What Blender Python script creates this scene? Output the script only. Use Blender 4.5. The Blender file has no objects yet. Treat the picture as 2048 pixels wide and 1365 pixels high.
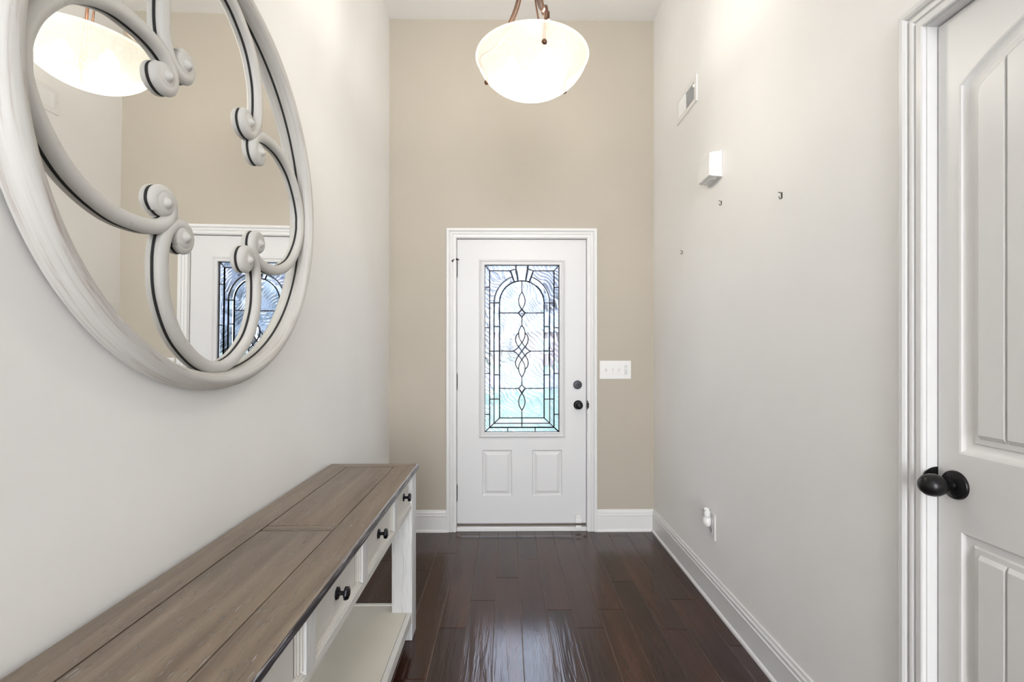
import bpy, bmesh, math, random
from mathutils import Vector, Matrix
random.seed(7)
S = bpy.context.scene
COL = S.collection
PI = math.pi
# ------------------------------------------------------------------ camera, world, lights, exposure
D = 3.36            # depth of the front-door wall
XL, XR = -0.826, 1.045
ZC = 3.62
YB = -5.6           # rear end of the hall
cam_d = bpy.data.cameras.new('camera'); cam = bpy.data.objects.new('camera', cam_d); COL.objects.link(cam)
cam.location = (0, 0, 1.285); cam.rotation_euler = (PI / 2, 0, -math.atan(11 / 950))
cam_d.sensor_width = 36; cam_d.lens = 950 / 2048 * 36; cam_d.shift_y = 17.5 / 2048
cam_d.clip_start = 0.02; cam_d.clip_end = 500
S.camera = cam
S.view_settings.view_transform = 'Standard'; S.view_settings.look = 'None'
S.view_settings.exposure = 0.97; S.view_settings.gamma = 1.0; S.view_settings.use_curve_mapping = False
SKY = 1.6          # radiance of the overcast sky at the horizon
w = bpy.data.worlds.new('overcast_sky'); S.world = w; w.use_nodes = True
nt = w.node_tree; bg = nt.nodes['Background']
tc = nt.nodes.new('ShaderNodeTexCoord'); sp = nt.nodes.new('ShaderNodeSeparateXYZ')
nt.links.new(tc.outputs['Generated'], sp.inputs[0])
mx = nt.nodes.new('ShaderNodeMath'); mx.operation = 'MAXIMUM'; mx.inputs[1].default_value = 0; nt.links.new(sp.outputs['Z'], mx.inputs[0])
mm = nt.nodes.new('ShaderNodeMath'); mm.operation = 'MULTIPLY_ADD'; mm.inputs[1].default_value = 2 * SKY; mm.inputs[2].default_value = SKY
nt.links.new(mx.outputs[0], mm.inputs[0]); nt.links.new(mm.outputs[0], bg.inputs['Strength'])
bg.inputs['Color'].default_value = (0.86, 0.93, 1.08, 1)

def area(name, loc, rot, sx, sy, power, color):
    l = bpy.data.lights.new(name, 'AREA'); l.shape = 'RECTANGLE'; l.size = sx; l.size_y = sy; l.energy = power; l.color = color
    o = bpy.data.objects.new(name, l); COL.objects.link(o); o.location = loc; o.rotation_euler = rot
    return o
# fill light added behind the camera, set outside a made-up window
area('rear_fill_light', (0.11, YB - 0.14, 1.80), (PI / 2, 0, 0), 1.8, 3.4, 145, (0.97, 0.985, 1.0))
BULB_L = 86        # radiance of the three bulbs inside the pendant bowl
CLEAR = 0.50        # share of light the bowl glass lets straight through

# ------------------------------------------------------------------ materials
def mat(name, color=(0.8, 0.8, 0.8), rough=0.5, metal=0.0, **kw):
    m = bpy.data.materials.new(name); m.use_nodes = True
    b = m.node_tree.nodes['Principled BSDF']
    b.inputs['Base Color'].default_value = (*color, 1); b.inputs['Roughness'].default_value = rough; b.inputs['Metallic'].default_value = metal
    for k, v in kw.items(): b.inputs[k.replace('_', ' ')].default_value = v
    return m
def N(m, t): return m.node_tree.nodes.new('ShaderNode' + t)
def L(m, a, b): m.node_tree.links.new(a, b)
def P(m): return m.node_tree.nodes['Principled BSDF']
def coords(m, scale, src='Object'):
    t = N(m, 'TexCoord'); mp = N(m, 'Mapping'); mp.inputs['Scale'].default_value = scale
    L(m, t.outputs[src], mp.inputs['Vector']); return mp
def noise(m, vec, scale, detail=3, rough=0.5, dist=0.0):
    n = N(m, 'TexNoise'); n.inputs['Scale'].default_value = scale; n.inputs['Detail'].default_value = detail
    n.inputs['Roughness'].default_value = rough; n.inputs['Distortion'].default_value = dist
    L(m, vec, n.inputs['Vector']); return n
def ramp(m, fac, stops):
    r = N(m, 'ValToRGB'); e = r.color_ramp.elements
    e[0].position, e[0].color = stops[0][0], (*stops[0][1], 1); e[1].position, e[1].color = stops[-1][0], (*stops[-1][1], 1)
    for p, c in stops[1:-1]:
        x = e.new(p); x.color = (*c, 1)
    L(m, fac, r.inputs['Fac']); return r
def bump(m, h, strength, dist=0.002, normal_in=None):
    b = N(m, 'Bump'); b.inputs['Strength'].default_value = strength; b.inputs['Distance'].default_value = dist
    L(m, h, b.inputs['Height']); L(m, b.outputs[0], P(m).inputs['Normal']); return b

def paint(name, color, rough=0.6, var=0.03, bs=0.08):
    m = mat(name, color, rough)
    v = coords(m, (1, 1, 1), 'Object')
    n = noise(m, v.outputs[0], 1.3, 3)
    lo = tuple(c * (1 - var) for c in color); hi = tuple(min(1, c * (1 + var)) for c in color)
    r = ramp(m, n.outputs['Fac'], [(0.3, lo), (0.7, hi)]); L(m, r.outputs[0], P(m).inputs['Base Color'])
    
    if bs:
        n2 = noise(m, v.outputs[0], 260, 2); bump(m, n2.outputs['Fac'], bs, 0.001)
    return m
M_WALL = paint('greige_wall_paint', (0.885, 0.872, 0.85), 0.6)
M_TAUPE = paint('taupe_wall_paint', (0.465, 0.418, 0.345), 0.6)
M_CEIL = paint('ceiling_paint', (0.84, 0.83, 0.82), 0.75)
M_TRIM = paint('white_trim_paint', (0.76, 0.755, 0.745), 0.32, 0.01, 0)
M_DOOR = paint('white_door_paint', (0.70, 0.697, 0.695), 0.38, 0.01, 0)
M_DOOR2 = paint('white_closet_door_paint', (0.76, 0.75, 0.73), 0.36, 0.01, 0)
M_PLASTIC = mat('white_plastic', (0.82, 0.81, 0.79), 0.35)
M_PLASTIC2 = mat('grey_white_plastic', (0.66, 0.66, 0.65), 0.4)
M_SLOT = mat('grey_slot', (0.30, 0.30, 0.29), 0.6)
M_DARK = mat('dark_void', (0.03, 0.03, 0.03), 0.8)
M_VOID = mat('grey_duct', (0.14, 0.14, 0.14), 0.8)
M_BLACK = mat('black_bronze', (0.018, 0.017, 0.018), 0.28, 0.6)
M_BLACK2 = mat('gunmetal_knob', (0.022, 0.022, 0.026), 0.22, 0.8)
M_DBOLT = mat('oil_rubbed_bronze', (0.045, 0.045, 0.055), 0.45, 0.4)
M_BRONZE = mat('brown_bronze', (0.16, 0.085, 0.055), 0.35, 0.7)
M_NAIL = mat('dull_steel_hook', (0.14, 0.13, 0.11), 0.45, 0.8)
M_CAME = mat('lead_came', (0.035, 0.03, 0.035), 0.45, 0.5)
M_MIRROR = mat('mirror_silver', (0.93, 0.93, 0.91), 0.0, 1.0)
M_SILL = mat('aged_sill', (0.13, 0.10, 0.075), 0.6)
M_JOINT = mat('glint_floor_joint', (0.26, 0.19, 0.15), 0.6)  # pale seams: light caught on board edges, put into the joint colour
M_SUB = mat('dark_joint', (0.025, 0.02, 0.018), 0.7)

def wood_floor():
    m = mat('espresso_hardwood', (0.05, 0.025, 0.018), 0.22)
    P(m).inputs['IOR'].default_value = 1.53
    oi = N(m, 'ObjectInfo'); t = N(m, 'TexCoord'); va = N(m, 'VectorMath'); va.operation = 'MULTIPLY_ADD'
    va.inputs[1].default_value = (1, 1, 1)
    cmb = N(m, 'CombineXYZ'); mu = N(m, 'Math'); mu.operation = 'MULTIPLY'; mu.inputs[1].default_value = 37.0
    L(m, oi.outputs['Random'], mu.inputs[0]); L(m, mu.outputs[0], cmb.inputs[0]); L(m, mu.outputs[0], cmb.inputs[1])
    L(m, t.outputs['Object'], va.inputs[0]); L(m, cmb.outputs[0], va.inputs[2])
    mp = N(m, 'Mapping'); mp.inputs['Scale'].default_value = (9, 0.9, 1); L(m, va.outputs[0], mp.inputs['Vector'])
    n = noise(m, mp.outputs[0], 1.6, 5, 0.6, 0.6)
    r = ramp(m, n.outputs['Fac'], [(0.25, (0.020, 0.0075, 0.0045)), (0.5, (0.035, 0.0125, 0.007)), (0.72, (0.070, 0.025, 0.011))])
    hs = N(m, 'HueSaturation'); L(m, r.outputs[0], hs.inputs['Color'])
    vv = N(m, 'MapRange'); vv.inputs[3].default_value = 0.75; vv.inputs[4].default_value = 1.3
    L(m, oi.outputs['Random'], vv.inputs[0]); L(m, vv.outputs[0], hs.inputs['Value']); L(m, hs.outputs[0], P(m).inputs['Base Color'])
    # hand-scraped ripple along the board
    mp2 = N(m, 'Mapping'); mp2.inputs['Scale'].default_value = (22, 1.6, 1); L(m, va.outputs[0], mp2.inputs['Vector'])
    n2 = noise(m, mp2.outputs[0], 1.3, 3, 0.55, 1.2)
    n3 = noise(m, mp.outputs[0], 22, 3, 0.6)
    ad = N(m, 'Math'); ad.operation = 'MULTIPLY_ADD'; ad.inputs[1].default_value = 0.06
    L(m, n3.outputs['Fac'], ad.inputs[0]); L(m, n2.outputs['Fac'], ad.inputs[2])
    bump(m, ad.outputs[0], 0.34, 0.006)
    rr = N(m, 'MapRange'); rr.inputs[3].default_value = 0.10; rr.inputs[4].default_value = 0.22; L(m, n.outputs['Fac'], rr.inputs[0]); L(m, rr.outputs[0], P(m).inputs['Roughness'])
    return m
M_FLOOR = wood_floor()

def oak(name, axis, dark=(0.135, 0.098, 0.070), mid=(0.205, 0.154, 0.112), light=(0.285, 0.22, 0.16), rough=0.36):
    m = mat(name, mid, rough)
    sc = (14, 1, 14) if axis == 'y' else (1, 14, 14)
    v = coords(m, sc)
    n = noise(m, v.outputs[0], 1.6, 5, 0.6, 0.5)
    r = ramp(m, n.outputs['Fac'], [(0.3, dark), (0.52, mid), (0.74, light)])
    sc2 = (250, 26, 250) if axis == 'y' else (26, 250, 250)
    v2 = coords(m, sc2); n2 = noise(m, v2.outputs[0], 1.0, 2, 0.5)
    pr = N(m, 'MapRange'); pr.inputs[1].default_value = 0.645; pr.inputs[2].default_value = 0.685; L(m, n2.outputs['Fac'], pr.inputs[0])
    mix = N(m, 'MixRGB'); mix.inputs[2].default_value = (0.56, 0.545, 0.53, 1)  # pale pore specks: glints of the door glass put into the colour
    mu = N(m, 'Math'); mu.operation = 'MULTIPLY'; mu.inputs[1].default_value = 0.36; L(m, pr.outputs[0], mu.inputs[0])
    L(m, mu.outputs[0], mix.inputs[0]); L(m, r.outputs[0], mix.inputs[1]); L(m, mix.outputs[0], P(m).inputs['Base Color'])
    inv = N(m, 'Math'); inv.operation = 'SUBTRACT'; inv.inputs[0].default_value = 1; L(m, pr.outputs[0], inv.inputs[1])
    bump(m, inv.outputs[0], 1.0, 0.003)
    P(m).inputs['IOR'].default_value = 1.55
    return m
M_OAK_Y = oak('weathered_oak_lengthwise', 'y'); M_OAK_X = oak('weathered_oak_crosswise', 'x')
def worn_glint_edge():
    m = mat('weathered_oak_worn_glint_edge', (.05, .045, .05), 0.35); v = coords(m, (160, 9, 330)); n = noise(m, v.outputs[0], 1.0, 3, 0.6)
    r = ramp(m, n.outputs['Fac'], [(0.35, (0.022, 0.019, 0.022)), (0.56, (0.060, 0.054, 0.060)), (0.64, (0.50, 0.50, 0.53))]); L(m, r.outputs[0], P(m).inputs['Base Color']); bump(m, n.outputs['Fac'], 0.5, 0.002); return m  # dark wear, plus pale streaks of reflected door light put into the colour
M_OAK_EDGE = worn_glint_edge()

def washed(name, axis, base=(0.74, 0.72, 0.68), line=(0.50, 0.49, 0.47)):
    m = mat(name, base, 0.5)
    sc = dict(z=(300, 300, 9), y=(300, 9, 300), x=(9, 300, 300))[axis]
    v = coords(m, sc); n = noise(m, v.outputs[0], 1.0, 3, 0.6)
    r = ramp(m, n.outputs['Fac'], [(0.30, line), (0.47, base), (1.0, tuple(min(1, c * 1.06) for c in base))])
    L(m, r.outputs[0], P(m).inputs['Base Color']); bump(m, n.outputs['Fac'], 0.3, 0.0008)
    return m
M_WASH_Z = washed('whitewashed_leg', 'z', (0.72, 0.72, 0.71), (0.47, 0.48, 0.50)); M_WASH_Y = washed('whitewashed_rail', 'y'); M_WASH_X = washed('whitewashed_cross', 'x')
M_CREAM = paint('cream_drawer_paint', (0.74, 0.715, 0.66), 0.5, 0.03, 0.06)
M_SHELF = paint('cream_shelf_paint', (0.72, 0.68, 0.59), 0.5, 0.03, 0.06)
M_GLAZE = mat('olive_glaze_groove', (0.15, 0.135, 0.105), 0.6)

def frame_paint():
    m = mat('chalky_white_distressed', (0.62, 0.60, 0.565), 0.5)
    t = N(m, 'TexCoord')
    # streaks follow the ring: use angle, radius
    sp_ = N(m, 'SeparateXYZ'); L(m, t.outputs['Object'], sp_.inputs[0])
    at = N(m, 'Math'); at.operation = 'ARCTAN2'; L(m, sp_.outputs['Y'], at.inputs[0]); L(m, sp_.outputs['Z'], at.inputs[1])
    ln = N(m, 'VectorMath'); ln.operation = 'LENGTH'; L(m, t.outputs['Object'], ln.inputs[0])
    cb = N(m, 'CombineXYZ'); 
    a1 = N(m, 'Math'); a1.operation = 'MULTIPLY'; a1.inputs[1].default_value = 3.2; L(m, at.outputs[0], a1.inputs[0])
    a2 = N(m, 'Math'); a2.operation = 'MULTIPLY'; a2.inputs[1].default_value = 120; L(m, ln.outputs['Value'], a2.inputs[0])
    a3 = N(m, 'Math'); a3.operation = 'MULTIPLY'; a3.inputs[1].default_value = 110; L(m, sp_.outputs['X'], a3.inputs[0])
    L(m, a1.outputs[0], cb.inputs[0]); L(m, a2.outputs[0], cb.inputs[1]); L(m, a3.outputs[0], cb.inputs[2])
    n = noise(m, cb.outputs[0], 0.9, 5, 0.62, 0.4)
    r = ramp(m, n.outputs['Fac'], [(0.25, (0.22, 0.155, 0.12)), (0.33, (0.43, 0.385, 0.35)), (0.43, (0.54, 0.52, 0.485)), (0.75, (0.615, 0.605, 0.58))])
    L(m, r.outputs[0], P(m).inputs['Base Color']); bump(m, n.outputs['Fac'], 0.12, 0.002)
    return m
M_FRAME = frame_paint()

M_SCROLL = paint('chalky_white_scroll', (0.575, 0.56, 0.53), 0.5, 0.06, 0.05)
_n = noise(M_SCROLL, coords(M_SCROLL, (1, 1, 1)).outputs[0], 26, 5, 0.7)
_src = P(M_SCROLL).inputs['Base Color'].links[0].from_socket
_mx = N(M_SCROLL, 'MixRGB'); _mx.inputs[2].default_value = (0.30, 0.23, 0.19, 1)
_mr = N(M_SCROLL, 'MapRange'); _mr.inputs[1].default_value = 0.64; _mr.inputs[2].default_value = 0.74; _mr.inputs[4].default_value = 0.6
L(M_SCROLL, _n.outputs['Fac'], _mr.inputs[0]); L(M_SCROLL, _mr.outputs[0], _mx.inputs[0]); L(M_SCROLL, _src, _mx.inputs[1]); L(M_SCROLL, _mx.outputs[0], P(M_SCROLL).inputs['Base Color'])

def glass(name, tint, bscale, bstr, dist=7.0):
    m = mat(name, tint, 0.02)
    p = P(m); p.inputs['Transmission Weight'].default_value = 1.0; p.inputs['IOR'].default_value = 1.42
    if bstr:
        oi = N(m, 'ObjectInfo'); t = N(m, 'TexCoord'); cmb = N(m, 'CombineXYZ')
        mu = N(m, 'Math'); mu.operation = 'MULTIPLY'; mu.inputs[1].default_value = 11.0; L(m, oi.outputs['Random'], mu.inputs[0])
        L(m, mu.outputs[0], cmb.inputs[0]); L(m, mu.outputs[0], cmb.inputs[2])
        va = N(m, 'VectorMath'); va.operation = 'ADD'; L(m, t.outputs['Object'], va.inputs[0]); L(m, cmb.outputs[0], va.inputs[1])
        wv = N(m, 'TexWave'); wv.wave_type = 'BANDS'; wv.bands_direction = 'DIAGONAL'
        wv.inputs['Scale'].default_value = bscale; wv.inputs['Distortion'].default_value = dist
        wv.inputs['Detail'].default_value = 1.2; wv.inputs['Detail Scale'].default_value = 0.35
        L(m, va.outputs[0], wv.inputs['Vector'])
        pw = N(m, 'Math'); pw.operation = 'POWER'; pw.inputs[1].default_value = 2.6; L(m, wv.outputs['Fac'], pw.inputs[0]); bump(m, pw.outputs[0], bstr, 0.004)
    return m
M_GLUE = glass('wavy_textured_glass', (0.82, 0.885, 0.96), 15.0, 0.12, 26.0)
M_GREY = glass('smoky_textured_glass', (0.70, 0.71, 0.79), 15.0, 0.18, 26.0)
M_BEVG = glass('clear_bevelled_glass', (0.97, 0.98, 1.0), 1, 0)
M_LILAC = glass('pale_lilac_glass', (0.80, 0.81, 0.91), 8.0, 0.08, 8.0)
M_EDGEG = glass('rippled_border_glass', (0.88, 0.90, 0.97), 16.0, 0.13, 20.0)

def shade_mat():
    m = bpy.data.materials.new('frosted_scavo_glass'); m.use_nodes = True
    nt = m.node_tree; nt.nodes.clear()
    out = nt.nodes.new('ShaderNodeOutputMaterial'); tr = nt.nodes.new('ShaderNodeBsdfTranslucent'); di = nt.nodes.new('ShaderNodeBsdfPrincipled')
    em = nt.nodes.new('ShaderNodeEmission'); mix = nt.nodes.new('ShaderNodeMixShader'); ad = nt.nodes.new('ShaderNodeAddShader')
    tr.inputs['Color'].default_value = (1.0, 0.98, 0.90, 1)
    tcx = nt.nodes.new('ShaderNodeTexCoord'); n = nt.nodes.new('ShaderNodeTexNoise'); n.inputs['Scale'].default_value = 60; n.inputs['Detail'].default_value = 5
    nt.links.new(tcx.outputs['Object'], n.inputs['Vector'])
    r = nt.nodes.new('ShaderNodeValToRGB'); r.color_ramp.elements[0].position = 0.3; r.color_ramp.elements[0].color = (0.66, 0.63, 0.52, 1)
    r.color_ramp.elements[1].position = 0.7; r.color_ramp.elements[1].color = (0.78, 0.75, 0.65, 1)
    nt.links.new(n.outputs['Fac'], r.inputs['Fac']); nt.links.new(r.outputs[0], di.inputs['Base Color']); di.inputs['Roughness'].default_value = 0.35
    mix.inputs[0].default_value = 0.05
    em.inputs['Color'].default_value = (1.0, 0.95, 0.82, 1); em.inputs['Strength'].default_value = 0.20
    tp = nt.nodes.new('ShaderNodeBsdfTransparent'); tp.inputs['Color'].default_value = (1.0, 0.985, 0.95, 1); mt = nt.nodes.new('ShaderNodeMixShader'); mt.inputs[0].default_value = CLEAR
    nt.links.new(di.outputs[0], mix.inputs[1]); nt.links.new(tr.outputs[0], mix.inputs[2])
    nt.links.new(mix.outputs[0], ad.inputs[0]); nt.links.new(em.outputs[0], ad.inputs[1])
    nt.links.new(ad.outputs[0], mt.inputs[1]); nt.links.new(tp.outputs[0], mt.inputs[2]); nt.links.new(mt.outputs[0], out.inputs[0])
    return m
M_SHADE = shade_mat()
M_BULB = mat('lit_bulb', (1, 1, 1), 0.4, 0.0, Emission_Color=(1, 0.965, 0.90, 1), Emission_Strength=BULB_L)

def simple_noise(name, a, b, scale, rough=0.9):
    m = mat(name, a, rough); v = coords(m, (1, 1, 1)); n = noise(m, v.outputs[0], scale, 4)
    r = ramp(m, n.outputs['Fac'], [(0.35, a), (0.65, b)]); L(m, r.outputs[0], P(m).inputs['Base Color']); return m
M_LAWN = simple_noise('lawn_grass', (0.046, 0.088, 0.064), (0.058, 0.104, 0.078), 3.0)
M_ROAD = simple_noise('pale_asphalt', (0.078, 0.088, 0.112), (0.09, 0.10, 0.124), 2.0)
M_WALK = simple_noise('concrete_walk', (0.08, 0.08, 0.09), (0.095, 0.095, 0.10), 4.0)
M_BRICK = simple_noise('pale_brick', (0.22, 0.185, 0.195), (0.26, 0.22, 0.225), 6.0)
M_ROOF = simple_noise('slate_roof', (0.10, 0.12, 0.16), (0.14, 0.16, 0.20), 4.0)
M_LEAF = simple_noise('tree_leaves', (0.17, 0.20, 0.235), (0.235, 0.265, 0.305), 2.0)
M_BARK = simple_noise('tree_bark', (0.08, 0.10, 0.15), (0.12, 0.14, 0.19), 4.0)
M_WIN = mat('far_window_glass', (0.25, 0.30, 0.40), 0.2)

# ------------------------------------------------------------------ mesh helpers
def world_off(p):
    v = Vector((0, 0, 0))
    while p is not None: v += p.location; p = p.parent
    return v
def obj(name, bm, material, parent=None, smooth=35, local=False, bev=0.0):
    bmesh.ops.recalc_face_normals(bm, faces=bm.faces[:])
    if bev:
        bmesh.ops.bevel(bm, geom=[e for e in bm.edges if len(e.link_faces) == 2 and e.calc_face_angle(0) > 0.6], offset=bev, segments=2, affect='EDGES', profile=0.6)
    if parent is not None and not local:
        off = world_off(parent)
        for v in bm.verts: v.co -= off
    me = bpy.data.meshes.new(name); bm.to_mesh(me); bm.free()
    me.materials.append(material)
    if smooth:
        me.polygons.foreach_set('use_smooth', [True] * len(me.polygons)); me.set_sharp_from_angle(angle=math.radians(smooth))
    o = bpy.data.objects.new(name, me); COL.objects.link(o)
    if parent is not None: o.parent = parent
    return o
def tag(o, label=None, cat=None, group=None, kind=None):
    if label: o['label'] = label
    if cat: o['category'] = cat
    if group: o['group'] = group
    if kind: o['kind'] = kind
    return o
def thing(name, loc, label, cat, group=None, kind=None, rot=(0, 0, 0)):
    o = bpy.data.objects.new(name, None); COL.objects.link(o); o.location = loc; o.rotation_euler = rot; o.empty_display_size = 0.05
    return tag(o, label, cat, group, kind)
def B(): return bmesh.new()
def box(bm, x0, x1, y0, y1, z0, z1):
    vs = [bm.verts.new((x, y, z)) for x in (x0, x1) for y in (y0, y1) for z in (z0, z1)]
    for f in ((0, 1, 3, 2), (4, 6, 7, 5), (0, 4, 5, 1), (2, 3, 7, 6), (0, 2, 6, 4), (1, 5, 7, 3)): bm.faces.new([vs[i] for i in f])
    return bm
def boxm(*a): return box(B(), *a)
def loft(bm, rings, closed_ring=True, closed_path=False, caps=True):
    rows = [[bm.verts.new(p) for p in r] for r in rings]
    n = len(rows[0]); k = len(rows)
    for i in range(k if closed_path else k - 1):
        a, b = rows[i], rows[(i + 1) % k]
        for j in range(n if closed_ring else n - 1):
            j2 = (j + 1) % n
            bm.faces.new((a[j], a[j2], b[j2], b[j]))
    if caps and not closed_path and closed_ring:
        bm.faces.new(rows[0][::-1]); bm.faces.new(rows[-1])
    return bm
def lathe(bm, prof, origin, axis='z', seg=32, sgn=1):
    # prof: (radius, height); axis direction
    o = Vector(origin); rings = []
    for r, h in prof:
        ring = []
        r = max(r, 1e-5)
        for i in range(seg):
            a = 2 * PI * i / seg
            c, s = r * math.cos(a), r * math.sin(a)
            ring.append(o + (Vector((c, s, h * sgn)) if axis == 'z' else Vector((c, h * sgn, s)) if axis == 'y' else Vector((h * sgn, c, s))))
        rings.append(ring)
    return loft(bm, rings)
def tube(bm, pts, r, seg=10):
    pts = [Vector(p) for p in pts]; rings = []; up = None
    for i, p in enumerate(pts):
        t = (pts[min(i + 1, len(pts) - 1)] - pts[max(i - 1, 0)]).normalized()
        if up is None: up = t.orthogonal().normalized()
        up = (up - t * up.dot(t)).normalized(); s = t.cross(up)
        rr = r[i] if isinstance(r, (list, tuple)) else r
        rings.append([p + up * (rr * math.cos(2 * PI * k / seg)) + s * (rr * math.sin(2 * PI * k / seg)) for k in range(seg)])
    return loft(bm, rings)
def spline(pts, n=8):
    pts = [Vector(p) for p in pts]; out = []
    for i in range(len(pts) - 1):
        p0, p1, p2, p3 = pts[max(i - 1, 0)], pts[i], pts[i + 1], pts[min(i + 2, len(pts) - 1)]
        for k in range(n):
            t = k / n
            out.append(0.5 * ((2 * p1) + (p2 - p0) * t + (2 * p0 - 5 * p1 + 4 * p2 - p3) * t * t + (3 * p1 - p0 - 3 * p2 + p3) * t ** 3))
    out.append(pts[-1]); return out
def plate(bm, us, vs, holes, f):
    """Slab over the grid us x vs without the cells inside holes; f(u, v, side) -> point, side 0 front / 1 back."""
    us = sorted(set([round(u, 5) for u in us] + [round(h[i], 5) for h in holes for i in (0, 1)]))
    vs = sorted(set([round(v, 5) for v in vs] + [round(h[i], 5) for h in holes for i in (2, 3)]))
    vt = {}
    def V(i, j, s):
        if (i, j, s) not in vt: vt[i, j, s] = bm.verts.new(f(us[i], vs[j], s))
        return vt[i, j, s]
    def solid(i, j):
        if not (0 <= i < len(us) - 1 and 0 <= j < len(vs) - 1): return False
        cu, cv = (us[i] + us[i + 1]) / 2, (vs[j] + vs[j + 1]) / 2
        return not any(h[0] < cu < h[1] and h[2] < cv < h[3] for h in holes)
    for i in range(len(us) - 1):
        for j in range(len(vs) - 1):
            if not solid(i, j): continue
            for s in (0, 1): bm.faces.new((V(i, j, s), V(i + 1, j, s), V(i + 1, j + 1, s), V(i, j + 1, s)))
            for di, dj, a, b in ((-1, 0, (i, j), (i, j + 1)), (1, 0, (i + 1, j), (i + 1, j + 1)), (0, -1, (i, j), (i + 1, j)), (0, 1, (i, j + 1), (i + 1, j + 1))):
                if not solid(i + di, j + dj): bm.faces.new((V(*a, 0), V(*b, 0), V(*b, 1), V(*a, 1)))
    return bm
def nested(bm, rects, f):
    """Concentric outlines [(list of (u, v)), depth] joined by sloping faces, last one filled; f(u, v, depth)."""
    rows = [[bm.verts.new(f(u, v, d)) for u, v in pts] for pts, d in rects]
    n = len(rows[0])
    for a, b in zip(rows, rows[1:]):
        for j in range(n): bm.faces.new((a[j], a[(j + 1) % n], b[(j + 1) % n], b[j]))
    bm.faces.new(rows[-1]); return bm
def rect(u0, u1, v0, v1, i=0): return [(u0 + i, v0 + i), (u1 - i, v0 + i), (u1 - i, v1 - i), (u0 + i, v1 - i)]
# casing: closed profile (offset outwards from the opening, proud of the wall)
CASE = [(0, 0), (0, .010), (.003, .012), (.017, .012), (.020, .0065), (.023, .0065), (.026, .012), (.032, .0135), (.037, .0125), (.0395, .0075), (.042, .0075), (.045, .014), (.052, .018), (.062, .018), (.066, .016), (.066, 0)]
def case_board(bm, a, b, da, db, f):
    """board from a to b (opening corners); da/db: outward diagonal at each end; f(u, v, proud)."""
    rings = [[f(p[0] + d[0] * o, p[1] + d[1] * o, h) for o, h in CASE] for p, d in ((a, da), (b, db))]
    return loft(bm, rings)

# ------------------------------------------------------------------ setting
floor = tag(obj('floor', boxm(XL - .12, XR + .12, YB - .1, D + .14, -0.12, -0.003), M_JOINT, smooth=0), 'dark espresso hardwood plank floor of the entry hall', 'floor', kind='structure')
JOINT = {-1: 2.677, 0: 2.918, 1: 2.343, -2: 2.434, 4: 2.623, 3: 2.344, 5: 2.173, 6: 2.432, 2: 2.189, -3: 2.195, -5: 2.769, -4: 3.001, -6: 2.35, -7: 2.9, 7: 2.05}
PW = 0.1278
for k in range(-8, 9):
    x0, x1 = max(.070 + k * PW, XL), min(.070 + (k + 1) * PW, XR)
    if x1 - x0 < .01: continue
    ys = [JOINT.get(k, 2.5)]
    while ys[-1] < D + .1: ys.append(ys[-1] + random.uniform(1.0, 1.25))
    ys[-1] = D + .1
    while ys[0] > YB: ys.insert(0, ys[0] - random.uniform(1.0, 1.25))
    ys[0] = YB
    for a, b in zip(ys, ys[1:]):
        if b - a < .02: continue
        g = .0011
        bm = boxm(x0 + g, x1 - g, a + g, b - g, -0.0028, 0.0)
        bmesh.ops.bevel(bm, geom=[e for e in bm.edges if all(v.co.z > -.001 for v in e.verts)], offset=.0012, segments=1, affect='EDGES')
        obj('plank', bm, M_FLOOR, floor, smooth=0)
ceiling = tag(obj('ceiling', boxm(XL - .12, XR + .12, YB - .1, D + .14, ZC, ZC + .1), M_CEIL, smooth=0), 'smooth white ceiling above the tall entry hall', 'ceiling', kind='structure')
tag(obj('wall_left', boxm(XL - .12, XL, YB - .1, D + .14, -.02, ZC), M_WALL, smooth=0), 'pale greige wall behind the mirror and console table', 'wall', kind='structure')
# right wall with the closet-door opening
DY0, DY1, DZ1 = .402, 1.170, 2.090
bm = plate(B(), (YB - .1, D + .14), (-.02, ZC), [(DY0, DY1, -.02, DZ1)], lambda u, v, s: (XR + .12 * s, u, v))
tag(obj('wall_right', bm, M_WALL, smooth=0), 'pale greige wall with vent, chime box and closet door', 'wall', kind='structure')
# front wall with the entry-door opening
EX0, EX1, EZ1 = -.357, .573, 2.076
bm = plate(B(), (XL, XR), (-.02, ZC), [(EX0, EX1, -.02, EZ1)], lambda u, v, s: (u, D + .14 * s, v))
tag(obj('wall_back', bm, M_TAUPE, smooth=0), 'taupe accent wall around the front door', 'wall', kind='structure')
# unseen rear wall behind the camera; tall opening made for the fill light
bm = plate(B(), (XL, XR), (-.02, ZC), [(-.80, 1.02, .10, 3.50)], lambda u, v, s: (u, YB - .1 * s, v))
tag(obj('wall_rear', bm, M_WALL, smooth=0), 'unseen greige wall behind the viewer with an opening added for fill light', 'wall', kind='structure')
bm = B()
for a in ((-.80, -.74, .10, 3.50), (.96, 1.02, .10, 3.50), (-.74, .96, .10, .16), (-.74, .96, 3.44, 3.50), (-.74, .96, 2.20, 2.25), (.085, .135, .16, 3.44)): box(bm, a[0], a[1], YB - .09, YB - .03, a[2], a[3])
tag(obj('added_window_1', bm, M_TRIM, smooth=0), 'white sash of a made-up window behind the viewer', 'window', kind='structure')  # invented sash filling the opening of the added rear light

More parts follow.
